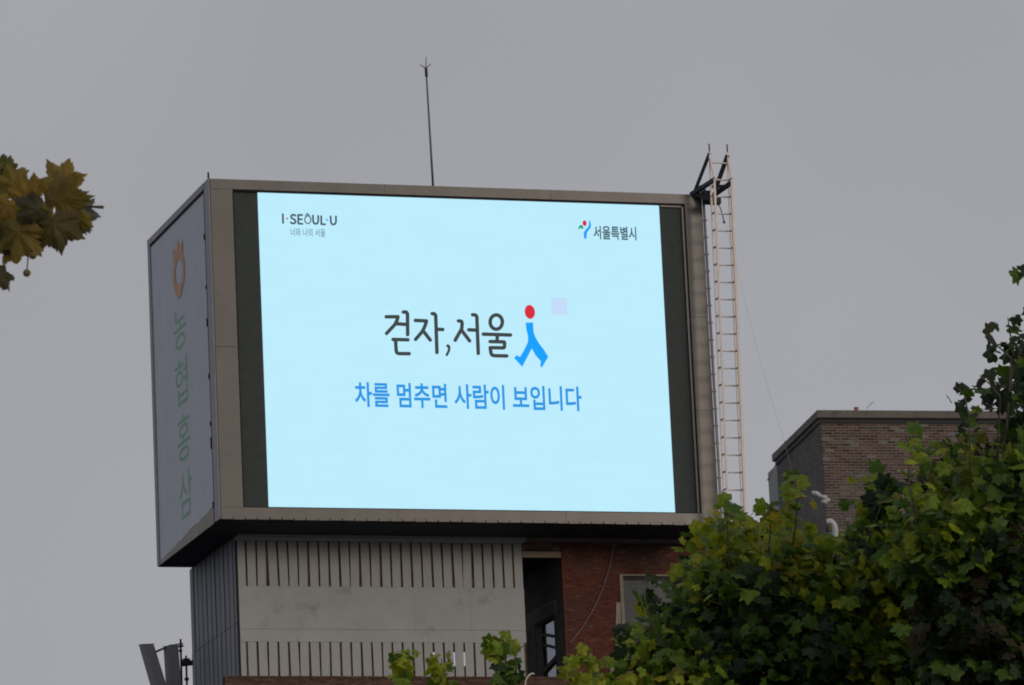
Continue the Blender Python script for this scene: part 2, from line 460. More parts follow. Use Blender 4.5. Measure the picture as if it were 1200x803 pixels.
# small logo, upper left
S2 = (13.333, 320, 240)
glyph('slogan_letter', M['navy'], [[(157, 142), (162, 280)]], 2.25, *S2)
glyph('slogan_letter', M['navy'], [[(357, 166), (332, 150), (298, 155), (285, 182), (302, 208), (343, 228), (360, 256), (345, 286), (310, 290), (282, 272)]], 2.25, *S2)
glyph('slogan_letter', M['navy'], [[(462, 156), (400, 153), (402, 290), (466, 296)], [(400, 220), (456, 224)]], 2.25, *S2)
glyph('slogan_letter', M['navy'], [[(518, 160), (545, 132), (572, 162)]], 1.4, *S2, ells=[(550, 230, 48, 60)])
glyph('slogan_letter', M['navy'], [[(632, 164), (634, 252), (650, 288), (678, 297), (704, 285), (716, 252), (714, 170)]], 2.25, *S2)
glyph('slogan_letter', M['navy'], [[(762, 174), (764, 300), (823, 304)]], 2.25, *S2)
glyph('slogan_letter', M['navy'], [[(910, 177), (914, 264), (930, 299), (955, 308), (980, 298), (995, 264), (994, 180)]], 2.25, *S2)
P13 = lambda pts: [(320 + x / 13.333, 240 + y / 13.333) for x, y in pts]
flat(P13(ell(228, 212, 15, 15, 16)), 'slogan_dot', M['red'])
flat(P13(ell(850, 234, 16, 16, 16)), 'slogan_dot', M['blue'])
# city emblem, upper right
P5 = lambda pts: [(640 + x / 5, 230 + y / 5) for x, y in pts]
flat(P5(ell(237, 160, 12, 17, 20, -0.1)), 'emblem_sun', M['red'])
flat(P5([(198, 197), (203, 180), (214, 169), (225, 174), (230, 188), (224, 197), (213, 188), (205, 194)]), 'emblem_hill', M['sgreen'])
flat(P5([(262, 142), (271, 152), (275, 172), (272, 188), (262, 200), (251, 213), (248, 232), (248, 250), (236, 253), (231, 232), (233, 212), (243, 197), (257, 184), (263, 168)]), 'emblem_river', M['blue'])

def text(body, name, m, ul, lr, offset=0.0, plane='front', parent=None):
    """type set in the bundled sans face, fitted to the rectangle between two photo pixels on the screen plane"""
    c = bpy.data.curves.new(name, 'FONT'); c.body = body; c.offset = offset
    o = bpy.data.objects.new(name, c); COL.objects.link(o)
    dg = bpy.context.evaluated_depsgraph_get()
    me = bpy.data.meshes.new_from_object(o.evaluated_get(dg))
    bpy.data.objects.remove(o); bpy.data.curves.remove(c)
    vs = np.array([v.co[:2] for v in me.vertices]); lo, hi = vs.min(0), vs.max(0)
    f = front if plane == 'front' else side
    (a0, b0), (a1, b1) = (f(*ul), f(*lr)) if plane == 'front' else (ul, lr)
    mbx = MB(); pts = []
    for p in vs:
        t = (p - lo) / (hi - lo)
        a = a0 + (a1 - a0) * t[0]; b = b1 + (b0 - b1) * t[1]
        pts.append(B.W(a, SV - 0.006, b) if plane == 'front' else B.W(-0.004, a, b))
    mbx.add(pts, [tuple(p.vertices) for p in me.polygons])
    bpy.data.meshes.remove(me)
    return mbx.build(name, m, parent or disp)
text('차를 멈추면 사람이 보입니다', 'screen_caption', M['txtblue'], (416.2, 448.5), (683.2, 483.0), 0.02)
text('서울특별시', 'city_name', M['navy'], (697.2, 264.8), (748.3, 282.6), 0.022)
text('너와 나의 서울', 'slogan_subtitle', M['softink'], (340.8, 266.8), (382.2, 278.0), 0.012)

# left side of the billboard: printed banner in a frame
ban = MB().box(B, 0.0, 0.03, 0.16, BD - 0.02, ZB + 0.02, ZT - 0.02).build('side_banner', M['banner'], bill)
mb = MB()
mb.box(B, -0.05, 0.05, 0.62, BD, ZT - 0.22, ZT); mb.box(B, -0.045, 0.05, BD - 0.32, BD + 0.002, ZB, ZT - 0.221)
mb.build('banner_frame', M['trim'], bill)
mb = MB()
mb.box(B, -0.02, 0.05, 0.62, BD - 0.325, ZT - 0.30, ZT - 0.223)
mb.box(B, -0.02, 0.05, 0.60, 0.72, ZB + 0.02, ZT - 0.30)
for i in range(7):                                  # lashings along the banner's front edge
    z_ = ZB + 0.6 + i * 1.5 + random.uniform(-.5, .5)
    mb.box(B, -0.04, 0.0, 0.66, 0.80, z_, z_ + random.uniform(.08, .4))
mb.build('banner_lashing', M['darkgap'], bill)
mb = MB().box(B, -0.03, 0.028, 0.0, 0.60, ZB, ZT + 0.02); bevel(mb.build('corner_trim', M['trim'], bill), 0.015)
# bottom hem, sagging
mb = MB(); n_ = 22
up_, dn_ = [], []
for i in range(n_ + 1):
    v_ = 0.72 + (BD - 1.0) * i / n_
    up_.append(B.W(-0.02, v_, ZB + 0.55 - 0.38 * i / n_ + random.uniform(-.05, .05))); dn_.append(B.W(-0.035, v_, ZB - 0.01))
mb.add(up_ + dn_, [(i, i + 1, n_ + 2 + i, n_ + 1 + i) for i in range(n_)])
md = mb.build('banner_hem', mat('tan_hem', (0.36, 0.33, 0.30), 0.8, 0, 0.15, 2), bill)
md.modifiers.new('cloth', 'SOLIDIFY').thickness = 0.01
mb = MB().tube([B.W(0.0, 0.05, ZT), B.W(0.0, 0.05, ZT + 0.22)], 0.035, 6); mb.build('corner_pin', M['dark'], bill)
def vbox(cx, cy, wv, hz):
    a, b = side(cx, cy); return (a + wv / 2, b + hz / 2), (a - wv / 2, b - hz / 2)
for ch, cx, cy, wv, hz in (('농', 210.5, 386, 1.75, 1.42), ('협', 212.5, 449, 1.75, 1.56), ('홍', 215.8, 514, 1.75, 1.56), ('삼', 218.3, 579, 1.75, 1.62)):
    ul, lr = vbox(cx, cy, wv, hz)
    text(ch, 'banner_character', M['green'], ul, lr, 0.0, 'side', ban)
ev, ez = side(208.8, 315)
def ban_pt(a, b, o): return B.W(-0.004 - o, a, b)
mb = MB(); off = [0.0]
ring = [(ev + 0.66 * math.cos(t), ez - 0.15 + 0.62 * math.sin(t)) for t in [2 * math.pi * i / 30 for i in range(31)]]
stroke(mb, ring, 0.36, ban_pt, off)
mb.poly([ban_pt(*p, off[0]) for p in ((ev + .55, ez - .62), (ev - .5, ez - .62), (ev - .25, ez - 1.02), (ev + .2, ez - 1.02))]); off[0] += .0003
mb.poly([ban_pt(*p, off[0]) for p in ((ev + .7, ez + .4), (ev + .72, ez + .85), (ev + .3, ez + .62), (ev + .02, ez + 1.0), (ev - .3, ez + .62), (ev - .68, ez + .82), (ev - .6, ez + .4))])
mb.build('banner_emblem', M['orange'], ban)
# soffit
mb = MB().box(B, 0.0, BW - 0.02, 0.15, BD, ZB - 0.02, ZB + 0.018)
mb.build('soffit', M['soffit'], bill)
# ------------------------------------------------------------------ lightning rod on the roof
p0 = B.loc(508, 219, 'v', 3.0); p1 = B.loc(499.2, 80, 'v', 3.0)
rod = thing('lightning_rod', B.W(p0[0], 3.0, ZT - 0.06), 'thin grey lightning rod with three prongs standing on the billboard roof', 'lightning rod')
a, b = B.W(p0[0], 3.0, ZT - 0.06), B.W(*p1)
MB().tube([a, a + (b - a) * 0.45, b], [0.042, 0.036, 0.026], 8).build('pole', M['galv'], rod, smooth=True)
MB().tube([b - (b - a) * 0.06, b], 0.05, 8).build('collar', M['dark'], rod)
for q in ((499.4, 66), (492, 76), (505, 75)):
    MB().tube([b, B.W(*B.loc(*q, 'v', 3.0))], [0.022, 0.012], 5).build('prong', M['galv'], rod)
MB().box(B, p0[0] - .15, p0[0] + .15, 2.85, 3.15, ZT - 0.06, ZT - 0.02).build('base_plate', M['galv'], rod)

# ------------------------------------------------------------------ ladder
LVn, LVf = -1.18, -0.92
def L(px, py, v_): return B.W(*B.loc(px, py, 'v', v_))
lad = thing('lattice_ladder', B.W(18.1, -1.0, 27.0), 'tall pale pinkish lattice ladder rising along the right edge of the billboard', 'ladder')
def legline(xt, yt, xb, yb, v_):
    a, b = B.loc(xt, yt, 'v', v_), B.loc(xb, yb, 'v', v_)
    return a, b
def along(a, b, z):
    t = (z - a[2]) / (b[2] - a[2]); return a + (b - a) * t
legs = {'lf': legline(834.0, 240, 849.0, 600, LVf), 'ln': legline(838.2, 238, 853.2, 598, LVn), 'rf': legline(855.0, 240, 869.3, 590, LVf), 'rn': legline(858.4, 238, 872.9, 588, LVn)}
zt_l = B.loc(833, 178, 'v', LVf)[2]
for k_, (a, b) in legs.items():
    lo = along(a, b, 27.0)
    if k_[1] == 'f':
        hi = along(a, b, zt_l)
        MB().bar(B.W(*lo), B.W(*hi), 0.055).build('leg', M['ladder'], lad)
        MB().tube([B.W(*hi), B.W(hi[0], hi[1], hi[2] + 0.28)], 0.025, 5).build('tip', M['tie'], lad)
    else:
        hi = along(a, b, zt_l - 1.05)
        f_ = legs[k_[0] + 'f']; top = along(f_[0], f_[1], zt_l - 0.15)
        w_ = 0.065 if k_[0] == 'l' else 0.088
        MB().bar(B.W(*lo), B.W(*hi), w_).build('leg', M['ladder'], lad)
        MB().bar(B.W(*hi), B.W(*top), 0.05).build('leg_top', M['ladder'], lad)
RP = 20.42 * 0.02905
z_ = B.loc(845, 211, 'v', LVf)[2] + RP
first = True
rails_z = []
while z_ > 27.4:
    rails_z.append(z_)
    a, b = along(*legs['lf'], z_), along(*legs['rf'], z_)
    MB().tube([B.W(*a), B.W(*b)], 0.027, 6).build('rung', M['rung'], lad)
    if z_ < zt_l - 0.9:
        for s_ in 'lr':
            a, b = along(*legs[s_ + 'f'], z_), along(*legs[s_ + 'n'], z_)
            d_ = (b - a)
            MB().bar(B.W(*(a - d_ * .1)), B.W(*(b + d_ * .12)), 0.038).build('tie', M['tie'], lad)
    z_ -= RP
# mounting rail with clips down the billboard's edge
er = MB().bar(B.W(17.30, 0.0, 28.0), B.W(17.27, 0.0, ZT - 0.1), 0.07).build('mounting_rail', M['railpaint'], lad)
for z_ in rails_z:
    if z_ < ZT - 0.3:
        MB().box(B, 17.21, 17.35, -0.045, 0.045, z_ - 0.02, z_ + 0.02).build('clip', M['trim'], er)
# arms and braces that tie the head of the ladder to the billboard roof
roofA = B.W(16.78, 0.5, ZT + 0.06); roofB = B.W(17.1, 0.3, ZT + 0.06)
hl = along(*legs['ln'], B.loc(837, 211, 'v', LVn)[2]); hr = along(*legs['rn'], B.loc(858, 214, 'v', LVn)[2])
bar_ = lambda p, q, w, n_: MB().bar(p, q, w).build(n_, M['dark'], lad)
bar_(B.W(*B.loc(810, 228, 'z', ZT + 0.02)), B.W(*hl), 0.13, 'arm')
bar_(L(826, 236, 0.1), B.W(*hr), 0.13, 'arm')
bar_(B.W(*B.loc(812, 226.5, 'z', ZT + 0.05)), L(840, 236, -0.6), 0.16, 'arm')
tl = along(*legs['lf'], zt_l - 0.05); tr = along(*legs['rf'], zt_l - 0.1)
bar_(B.W(*B.loc(814, 225, 'z', ZT + 0.06)), B.W(*tl), 0.085, 'brace')
bar_(L(838.5, 222, -0.2), B.W(*tr), 0.11, 'brace')
bar_(L(833, 219, -0.5), L(853, 218, -0.9), 0.09, 'cross_beam')
q = B.loc(828.5, 231, 'v', -0.15)
bevel(MB().box(B, q[0] - .14, q[0] + .14, -0.30, 0.0, q[2] - .24, q[2] + .20).build('bracket', M['dark'], lad), 0.02)
q = B.loc(823.5, 222, 'v', -0.05)
MB().box(B, q[0] - .09, q[0] + .09, -0.12, 0.12, ZT - 0.1, q[2] + .14).build('bracket', M['galv'], lad)
q = B.loc(840, 234, 'v', -0.9)
jb = thing('control_box', B.W(q[0], -0.75, q[2] - .14), 'small dark red control box hung behind the ladder head', 'electrical box')
bevel(MB().box(B, q[0] - .16, q[0] + .16, -0.9, -0.6, q[2] - .13, q[2] + .13).build('body', M['dark'], jb), 0.015)
MB().box(B, q[0] - .13, q[0] + .02, -0.925, -0.902, q[2] - .05, q[2] + .10).build('door', M['redbox'], jb)
MB().tube([B.W(q[0] + .12, -0.75, q[2] - .12), B.W(q[0] + .20, -0.75, q[2] - .38), B.W(q[0] + .27, -0.75, q[2] - .72)], 0.018, 5).build('lead', M['cable'], jb)
MB().tube([B.W(q[0] + .27, -0.75, q[2] - .70), B.W(q[0] + .275, -0.75, q[2] - .78)], 0.04, 6).build('plug', M['dark'], jb)

# ------------------------------------------------------------------ brickwork
def brick_field(fr, plane, const, thick, u0, u1, z0, z1, course, length, tones, mat_, parent, holes=(), singles=None, proud=0.006, joint=0.012, rough=0.004):
    """Running-bond bricks, each a real block standing proud of the mortar; 'singles' decides which become parts of their own."""
    mass = MB(); protos = {}
    n = int(math.ceil((z1 - z0) / course)); count = 0
    for r in range(n):
        za = z1 - (r + 1) * course; zb_ = za + course - joint
        if za < z0: break
        x = u0 - (length / 2 if r % 2 else 0)
        while x < u1:
            a, b = max(x, u0), min(x + length - joint, u1); x += length
            if b - a < 0.03: continue
            segs = [(a, b)]
            for (h0, h1, g0, g1) in holes:
                if zb_ > g0 and za < g1:
                    ns = []
                    for (p, q) in segs:
                        if q <= h0 or p >= h1: ns.append((p, q)); continue
                        if p < h0: ns.append((p, h0))
                        if q > h1: ns.append((h1, q))
                    segs = ns
            for (p, q) in segs:
                if q - p < 0.02: continue
                patch = mnoise.noise(Vector((p * 0.55, za * 0.75, const)))
                t = tones(random.random(), patch, p, za)
                o_ = random.uniform(0, rough)
                if plane == 'v': args = (p, q, const - o_ - proud, const + thick, za, zb_)
                else: args = (const - o_ - proud, const + thick, p, q, za, zb_)
                if singles and abs((q - p) - (length - joint)) < 1e-6 and singles(p, za) and count < 300:
                    ti = random.randrange(14)
                    key = ti
                    if key not in protos:
                        m_ = MB(); m_.tone = tones(random.random(), patch, p, za)
                        m_.box(fr, *args)
                        w_ = fr.W(args[0], args[2], args[4])
                        protos[key] = m_.build('brick', mat_, parent, origin=w_)
                    else:
                        copy_at(protos[key], fr.W(args[0], args[2], args[4]), parent)
                    count += 1
                else:
                    mass.tone = t; mass.box(fr, *args)
    return mass.build('brickwork', mat_, parent, kind='stuff')

def mixc3(a, b, t): return tuple(x + (y - x) * t for x, y in zip(a, b))
def red_tones(r, patch, p, z):
    base = mixc3((0.140, 0.046, 0.033), (0.200, 0.068, 0.046), r)
    dulling = max(0, min(1, patch * 1.6 + (0.45 if z > 31.4 else 0.0)))  # duller in noise patches, more so near the wall top
    base = mixc3(base, (0.095, 0.062, 0.050), dulling * 0.8)
    if r > 0.96: base = (0.18, 0.10, 0.075)
    if random.random() < .15: base = mixc3(base, (0.055, 0.03, 0.025), .5)
    return base
def grey_tones(r, patch, p, z):
    c = mixc3((0.085, 0.050, 0.040), (0.195, 0.122, 0.092), r)
    if random.random() < 0.07: c = (0.21, 0.115, 0.09)
    elif random.random() < 0.08: c = (0.24, 0.22, 0.20)
    elif random.random() < 0.10: c = (0.10, 0.085, 0.075)
    return mixc3(c, (0.13, 0.12, 0.10), max(0, patch))
def shade_tones(r, patch, p, z):  # shade of the side walls put into darker brick colours
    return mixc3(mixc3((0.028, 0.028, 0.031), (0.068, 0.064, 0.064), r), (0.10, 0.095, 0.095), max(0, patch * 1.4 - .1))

# ------------------------------------------------------------------ the building under the billboard
V0 = 2.84; ZS = ZB - 0.10
tow = thing('brick_building', B.W(8, 6, 0), 'red brick building with a white slatted screen carrying the big billboard', 'building')
PZ = B.loc(400, 793, 'v', 1.0)[2]             # top of the parapet in front
mb = MB(); mb.box(B, 1.0, 21.0, 0.9, 9.6, 0, PZ - 0.75)
mb.build('lower_storeys', mat('dull_render', (0.22, 0.17, 0.15), 0.9, 0, 0.15, 1), tow)
# white screen: two rows of slats with a plain band between them
zb1, zb0 = 30.79, 28.93
u_l, u_r = 1.28, 11.15
mb = MB().box(B, u_l - .06, u_r, V0 - 0.45, V0 + 0.20, ZS - 0.06, ZB - 0.021); mb.build('head_beam', M['white'], tow)
edges = [u_l, 4.4, 7.3, 9.25, u_r]
for a, b in zip(edges, edges[1:]):
    bevel(MB().box(B, a + 0.001, b - 0.001, V0 - random.uniform(.0, .003), V0 + 0.07, zb0 + 0.43, zb1).build('band_panel', M['band'], tow), 0.002, 1)
edges = [u_l, 5.2, 8.2, u_r]
for a, b in zip(edges, edges[1:]):
    bevel(MB().box(B, a + 0.001, b - 0.001, V0 - random.uniform(.008, .012), V0 + 0.07, zb0, zb0 + 0.42).build('band_panel', M['band'], tow), 0.002, 1)
pitch = 0.3555; sw = 0.285
ns = int((u_r - u_l) / pitch) + 1
def slat_row(z0, z1, first_u, du):
    proto = None
    for i in range(ns + 1):
        a = first_u + i * pitch; b = a + sw
        if i == 0: a = u_l
        if b > u_r: b = u_r
        if a >= u_r - 0.05: break
        tilt = random.choice((-.03, -.02, -.01, 0, 0, .01, .02, .03)) if 1 < i < 25 else 0
        m_ = MB()
        W = B.W; vv = V0 + random.uniform(-.012, .006)
        m_.hexa([W(a + tilt, vv, z0), W(b + tilt, vv, z0), W(b + tilt, vv + .03, z0), W(a + tilt, vv + .03, z0),
                 W(a, vv, z1), W(b, vv, z1), W(b, vv + .03, z1), W(a, vv + .03, z1)])
        m_.build('slat', M['white'], tow)
slat_row(zb1 + 0.003, ZS - 0.063, u_l - 0.03, 0)
slat_row(PZ - 0.7, zb0 - 0.003, u_l - 0.10, 0)
# rusty sheeting close behind the slits, missing in places so that the sky shows
gaps1 = [front_u for front_u in (B.loc(478, 682, 'v', V0)[0], B.loc(502, 682, 'v', V0)[0], B.loc(526, 682, 'v', V0)[0], B.loc(577, 682, 'v', V0)[0])]
gaps2 = [B.loc(x, 770, 'v', V0)[0] for x in (507, 530.5, 543.5)]
VBK = V0 + 0.045
def backing(z0, z1, gaps, gz0, gz1):
    m_ = MB(); x = u_l
    for g_ in gaps:
        m_.box(B, x, g_ - 0.14, VBK, VBK + 0.03, z0, z1)
        for a_, b_ in ((z0, gz0), (gz1, z1)):
            if b_ > a_ + .01: m_.box(B, g_ - 0.14, g_ + 0.14, VBK, VBK + 0.03, a_, b_)
        x = g_ + 0.14
    m_.box(B, x, u_r, VBK, VBK + 0.03, z0, z1)
    m_.build('backing_sheet', M['rust'], tow)
backing(30.6, ZS, gaps1, 30.78, 31.12)
backing(PZ - 0.7, 29.3, gaps2, 28.15, 28.62)
# left flank of the tower: narrow blue grey boards in two rows
us_ = 1.24
vz = 29.55
nb = 21; pv = (9.12 - V0 - 0.05) / nb
for row, (z0, z1) in enumerate(((vz + 0.012, ZB - 0.021), (PZ - 0.7, vz - 0.012))):
    for i in range(nb):
        v_ = V0 + 0.06 + i * pv
        d_ = random.uniform(0, 0.02)
        MB().box(B, us_ - 0.03 - d_ - (0.02 if i % 2 else 0), us_ + 0.02, v_, v_ + pv * random.choice((0.76, 0.82, 0.86)), z0, z1).build('side_board', M['bluegrey'], tow)
gv = B.loc(248.5, 775, 'u', us_)[1]
MB().box(B, us_ + 0.022, us_ + 0.05, V0 + 0.21, 9.1, PZ - 0.7, ZB - 0.022).build('side_backing', M['dark'], tow)
MB().box(B, us_ - 0.01, us_ + 0.03, V0 + 0.0, V0 + 0.055, PZ - 0.7, ZB - 0.022).build('corner_post', M['darkgap'], tow)
# dark recess between the screen and the red wall
uR = 12.53
MB().box(B, 11.02, 11.12, V0 + 0.21, 6.2, PZ - 0.7, ZS).build('light_baffle', M['dark'], tow)  # unseen wall added to keep rear daylight out of the recess
MB().box(B, 11.12, uR, V0 + 0.14, 9.0, 31.90, 32.06).build('recess_ceiling', M['dark'], tow)
MB().box(B, 11.12, uR, 8.6, 8.7, PZ - 0.7, 31.9).build('recess_back', M['dark'], tow)
MB().box(B, 11.155, uR - 0.002, V0 + 0.02, V0 + 0.16, 31.85, 32.06).build('lintel', M['wood'], tow)
brick_field(B, 'v', V0 + 0.03, 0.1, 11.155, uR - 0.01, 32.063, 32.40, 0.075, 0.24, lambda r, p, a, z: mixc3((0.13, 0.06, 0.045), (0.25, 0.16, 0.12), r), M['brick'], tow)
# flank of the red block inside the recess, with a window
wv0, wv1, wz1 = 3.98, 6.08, 30.12
hole = (wv0, wv1, PZ - 0.8, wz1)
mb = MB()
mb.box(B, uR, uR + 0.40, V0 + 0.20, wv0, PZ - 0.7, ZB - 0.022); mb.box(B, uR, uR + 0.40, wv1, 8.6, PZ - 0.7, ZB - 0.022); mb.box(B, uR, uR + 0.40, wv0, wv1, wz1, ZB - 0.022)
mb.build('recess_wall', M['mortar_pale'], tow)
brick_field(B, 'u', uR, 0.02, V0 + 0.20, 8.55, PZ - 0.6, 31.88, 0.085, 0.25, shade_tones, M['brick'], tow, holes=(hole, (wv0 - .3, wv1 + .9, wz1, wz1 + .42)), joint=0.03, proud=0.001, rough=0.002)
MB().box(B, uR - 0.03, uR + 0.02, wv0 - .28, wv1 + .88, wz1 + .003, wz1 + .415).build('window_lintel', M['concrete'], tow)
win = MB()
for a in (wv0 + .04, wv1 - .10): win.box(B, uR + 0.25, uR + 0.31, a, a + .06, PZ - 0.6, wz1 - .002)
win.box(B, uR + 0.25, uR + 0.31, wv0 + .101, wv1 - .101, wz1 - .062, wz1 - .002)
win = win.build('stair_window', M['dark'], tow)
MB().box(B, uR + 0.275, uR + 0.281, wv0 + .10, wv1 - .10, PZ - 0.6, wz1 - .06).build('pane', M['glass'], win)
for (a0, c0), (a1, c1), w_ in (((wv1 - .2, 29.75), (wv0 + .1, 29.35), 0.10), ((wv1 - .2, 29.40), (wv0 + .1, 28.95), 0.09), ((wv0 + .1, 28.75), (wv1 - .3, 28.45), 0.16)):
    MB().bar(B.W(uR + 0.20, a0, c0), B.W(uR + 0.20, a1, c1), w_).build('brace', M['dark'], win)
# red wall
u2 = 21.0
wu0, wu1, wzt, wzb = 14.57, 17.6, 31.24, 29.55
holes = ((wu0, wu1, wzb, wzt),)
mb = MB()
mb.box(B, uR, wu0, V0 + 0.02, V0 + 0.199, PZ - 0.7, ZB - 0.022); mb.box(B, wu1, u2, V0 + 0.02, V0 + 0.199, PZ - 0.7, ZB - 0.022)
mb.box(B, wu0, wu1, V0 + 0.02, V0 + 0.199, wzt, ZB - 0.022); mb.box(B, wu0, wu1, V0 + 0.02, V0 + 0.199, PZ - 0.7, wzb)
mb.build('red_wall', M['mortar_red'], tow)
brick_field(B, 'v', V0 + 0.012, 0.02, uR + 0.001, u2, PZ - 0.6, ZS - 0.02, 0.068, 0.225, red_tones, M['brick'], tow, holes=holes)
MB().box(B, u_r + .003, u2, V0 - 0.44, V0 + 0.15, ZS - 0.018, ZB - 0.022).build('wall_plate', M['concrete'], tow)
fr_ = MB()
fr_.box(B, wu0 - .02, wu0 + .10, V0 - 0.03, V0 + 0.16, wzb, wzt - 0.001); fr_.box(B, wu0 - .02, wu1, V0 - 0.03, V0 + 0.16, wzt, wzt + 0.06)
fr_.box(B, wu1 - .08, wu1, V0 - 0.03, V0 + 0.16, wzb, wzt - 0.001)
wf = fr_.build('window_frame', M['cream'], tow)
mb = MB()
for i in range(11):
    z0 = wzb + i * (wzt - wzb - .12) / 11
    mb = MB().box(B, wu0 + .10, wu1 - .08, V0 + 0.10, V0 + 0.13, z0 + .004, z0 + (wzt - wzb - .12) / 11); mb.build('shutter_slat', M['shutter'], wf)
MB().box(B, wu0 + .10, wu1 - .08, V0 + 0.05, V0 + 0.16, wzt - 0.12, wzt - 0.002).build('shutter_housing', M['dark'], wf)
mb = MB()
q = [B.loc(*p, 'v', V0 - 0.012) for p in ((722, 706), (727, 706), (728.5, 770), (722, 803), (714, 803), (717, 770), (721, 768))]
mb.poly([B.W(*p) for p in q])
o = mb.build('plaster_patch', M['plaster'], tow); o.modifiers.new('coat', 'SOLIDIFY').thickness = 0.01
# rear face of the block: an opening that lets daylight through behind the stair window
mb = MB(); mb.box(B, 12.93, 13.3, 9.0, 9.2, PZ - 0.7, ZB - 0.03); mb.box(B, 16.5, 21, 9.0, 9.2, PZ - 0.7, ZB - 0.03)
mb.build('rear_wall', M['mortar_red'], tow)

# parapet in front, its brick-on-edge top just in view
par = thing('brick_parapet', B.W(7, 1.0, PZ - 0.75), 'low brown brick parapet along the bottom edge below the white slats', 'parapet')
pu0 = B.loc(264, 797, 'v', 0.9)[0]; pu1 = 21.0
MB().box(B, pu0, pu1, 0.92, 1.2, PZ - 0.75, PZ - 0.012).build('core', M['mortar_red'], par)
def par_t(r, p, a, z): return mixc3((0.105, 0.055, 0.042), (0.175, 0.105, 0.08), r)
brick_field(B, 'v', 0.915, 0.28, pu0, pu1, PZ - 0.75, PZ - 0.08, 0.072, 0.235, par_t, M['brick'], par)
mass = None; protos = []
x = pu0; i = 0
while x < pu1:
    if i < 8:
        m_ = MB(); m_.tone = par_t(rnd(), 0, 0, 0); m_.box(B, x, x + .105, 0.885, 1.2, PZ - 0.08, PZ + random.uniform(-.008, .004))
        protos.append(m_.build('coping_brick', M['brick'], par, origin=B.W(x, 0.885, PZ - .08)))
    else:
        copy_at(random.choice(protos), B.W(x, 0.885 + random.uniform(-.01, .01), PZ - .08))
    x += 0.118; i += 1
    if i > 290: break

# cables and hose
def cable(name, label, cat, pts, r, m_, base=None, n=6):
    pts = [Vector(tuple(p)) for p in pts]
    out = []
    for i in range(len(pts) - 1):                 # Catmull-Rom
        a, b, c, d = pts[max(i - 1, 0)], pts[i], pts[i + 1], pts[min(i + 2, len(pts) - 1)]
        for k in range(8):
            t = k / 8
            out.append(0.5 * ((2 * b) + (-a + c) * t + (2 * a - 5 * b + 4 * c - d) * t * t + (-a + 3 * b - 3 * c + d) * t ** 3))
    out.append(pts[-1])
    o = MB().tube(out, r, n).build(name, m_, None, origin=pts[-1], smooth=True)
    return tagd(o, label, cat)
PT = lambda x, y, v_: B.W(*B.loc(x, y, 'v', v_))
cable('cable', 'thin pale cable sagging diagonally across the red brick wall', 'cable',
      [PT(815, 621, 1.6), PT(785, 624.5, 2.2), PT(753, 629, V0 - .06), PT(735, 631.5, V0 - .05), PT(721, 634, V0 - .05), PT(718, 646, V0 - .04), PT(713, 668, V0 - .04), PT(702, 700, V0 - .04), PT(686, 730, V0 - .04), PT(668, 754, V0 - .03)], 0.016, M['cable'])
cable('hose', 'pale hose end curling up over the brick parapet', 'hose',
      [PT(615, 806, 0.85), PT(616, 798, 0.86), PT(619, 792.5, 0.88), PT(623, 789.5, 0.95), PT(626, 790, 1.02)], 0.03, M['hose'])
cable('antenna_lead', 'thin black cable looping under the dark soffit by the brick wall', 'cable',
      [PT(658, 633, V0 - .1), PT(690, 636, V0 - .12), PT(720, 630, V0 - .1), PT(760, 627, 2.0), PT(800, 618, 1.0), PT(822, 612, -0.05)], 0.018, M['dark'])

# ------------------------------------------------------------------ phone antennas left of the tower
AV = 8.2
mast = thing('antenna_mast', B.W(*B.loc(218, 803, 'v', AV)) - np.array([0, 0, .6]), 'dark steel antenna mast with clamps fixed to the left flank of the tower', 'mast')
A_ = lambda x, y, v_=AV: B.W(*B.loc(x, y, 'v', v_))
MB().tube([A_(213.2, 812), A_(211.6, 749)], 0.035, 8).build('pole', M['dark'], mast, smooth=True)
MB().tube([A_(219.3, 812), A_(218, 768.5)], 0.035, 8).build('pole', M['dark'], mast, smooth=True)
for (x0, y0, x1, y1, w_) in ((212.5, 777.5, 226, 775.5, .10), (213, 780, 226, 778.5, .07), (208, 758, 215, 757, .06), (216.5, 796, 221, 796, .09), (210, 763, 213, 762, .09)):
    MB().bar(A_(x0, y0), A_(x1, y1), w_).build('clamp', M['dark'], mast)
bevel(MB().box(B, *sum(([c - .12, c + .12] for c in [B.loc(218.2, 775, 'v', AV)[0]]), []), AV - .1, AV + .1, B.loc(218, 780, 'v', AV)[2], B.loc(218, 772, 'v', AV)[2]).build('junction', M['dark'], mast), 0.02)
MB().bar(A_(176.5, 766.5, AV - .3), A_(200, 756.5, AV - .1), 0.07).build('tilt_arm', M['galv'], mast)
MB().bar(A_(200, 756.5, AV - .1), A_(214, 754.5), 0.05).build('tilt_arm', M['dark'], mast)
def panel_antenna(label, tl, tr, bl, br, v_, dep):
    t = thing('panel_antenna', A_(*bl, v_), label, 'antenna', 'phone mast antennas')
    a, b, c, d = (A_(*p, v_) for p in (tl, tr, bl, br))
    dv = B.W(-0.12, dep, 0) - B.W(0, 0, 0)
    o = MB().hexa([c, d, d + dv, c + dv, a, b, b + dv, a + dv]).build('shell', M['grey_pl'], t); bevel(o, 0.05, 3)
    e = (b - a); f_ = (c - a)
    MB().hexa([p for p in (a - f_ * .012 - e * .01, b - f_ * .012 + e * .01, b + dv - f_ * .012 + e * .01, a + dv - f_ * .012 - e * .01, a + f_ * .004 - e * .01, b + f_ * .004 + e * .01, b + dv + f_ * .004 + e * .01, a + dv + f_ * .004 - e * .01)][4:] +
              [a - f_ * .012 - e * .01, b - f_ * .012 + e * .01, b + dv - f_ * .012 + e * .01, a + dv - f_ * .012 - e * .01]).build('end_cap', M['grey_pl'], t)
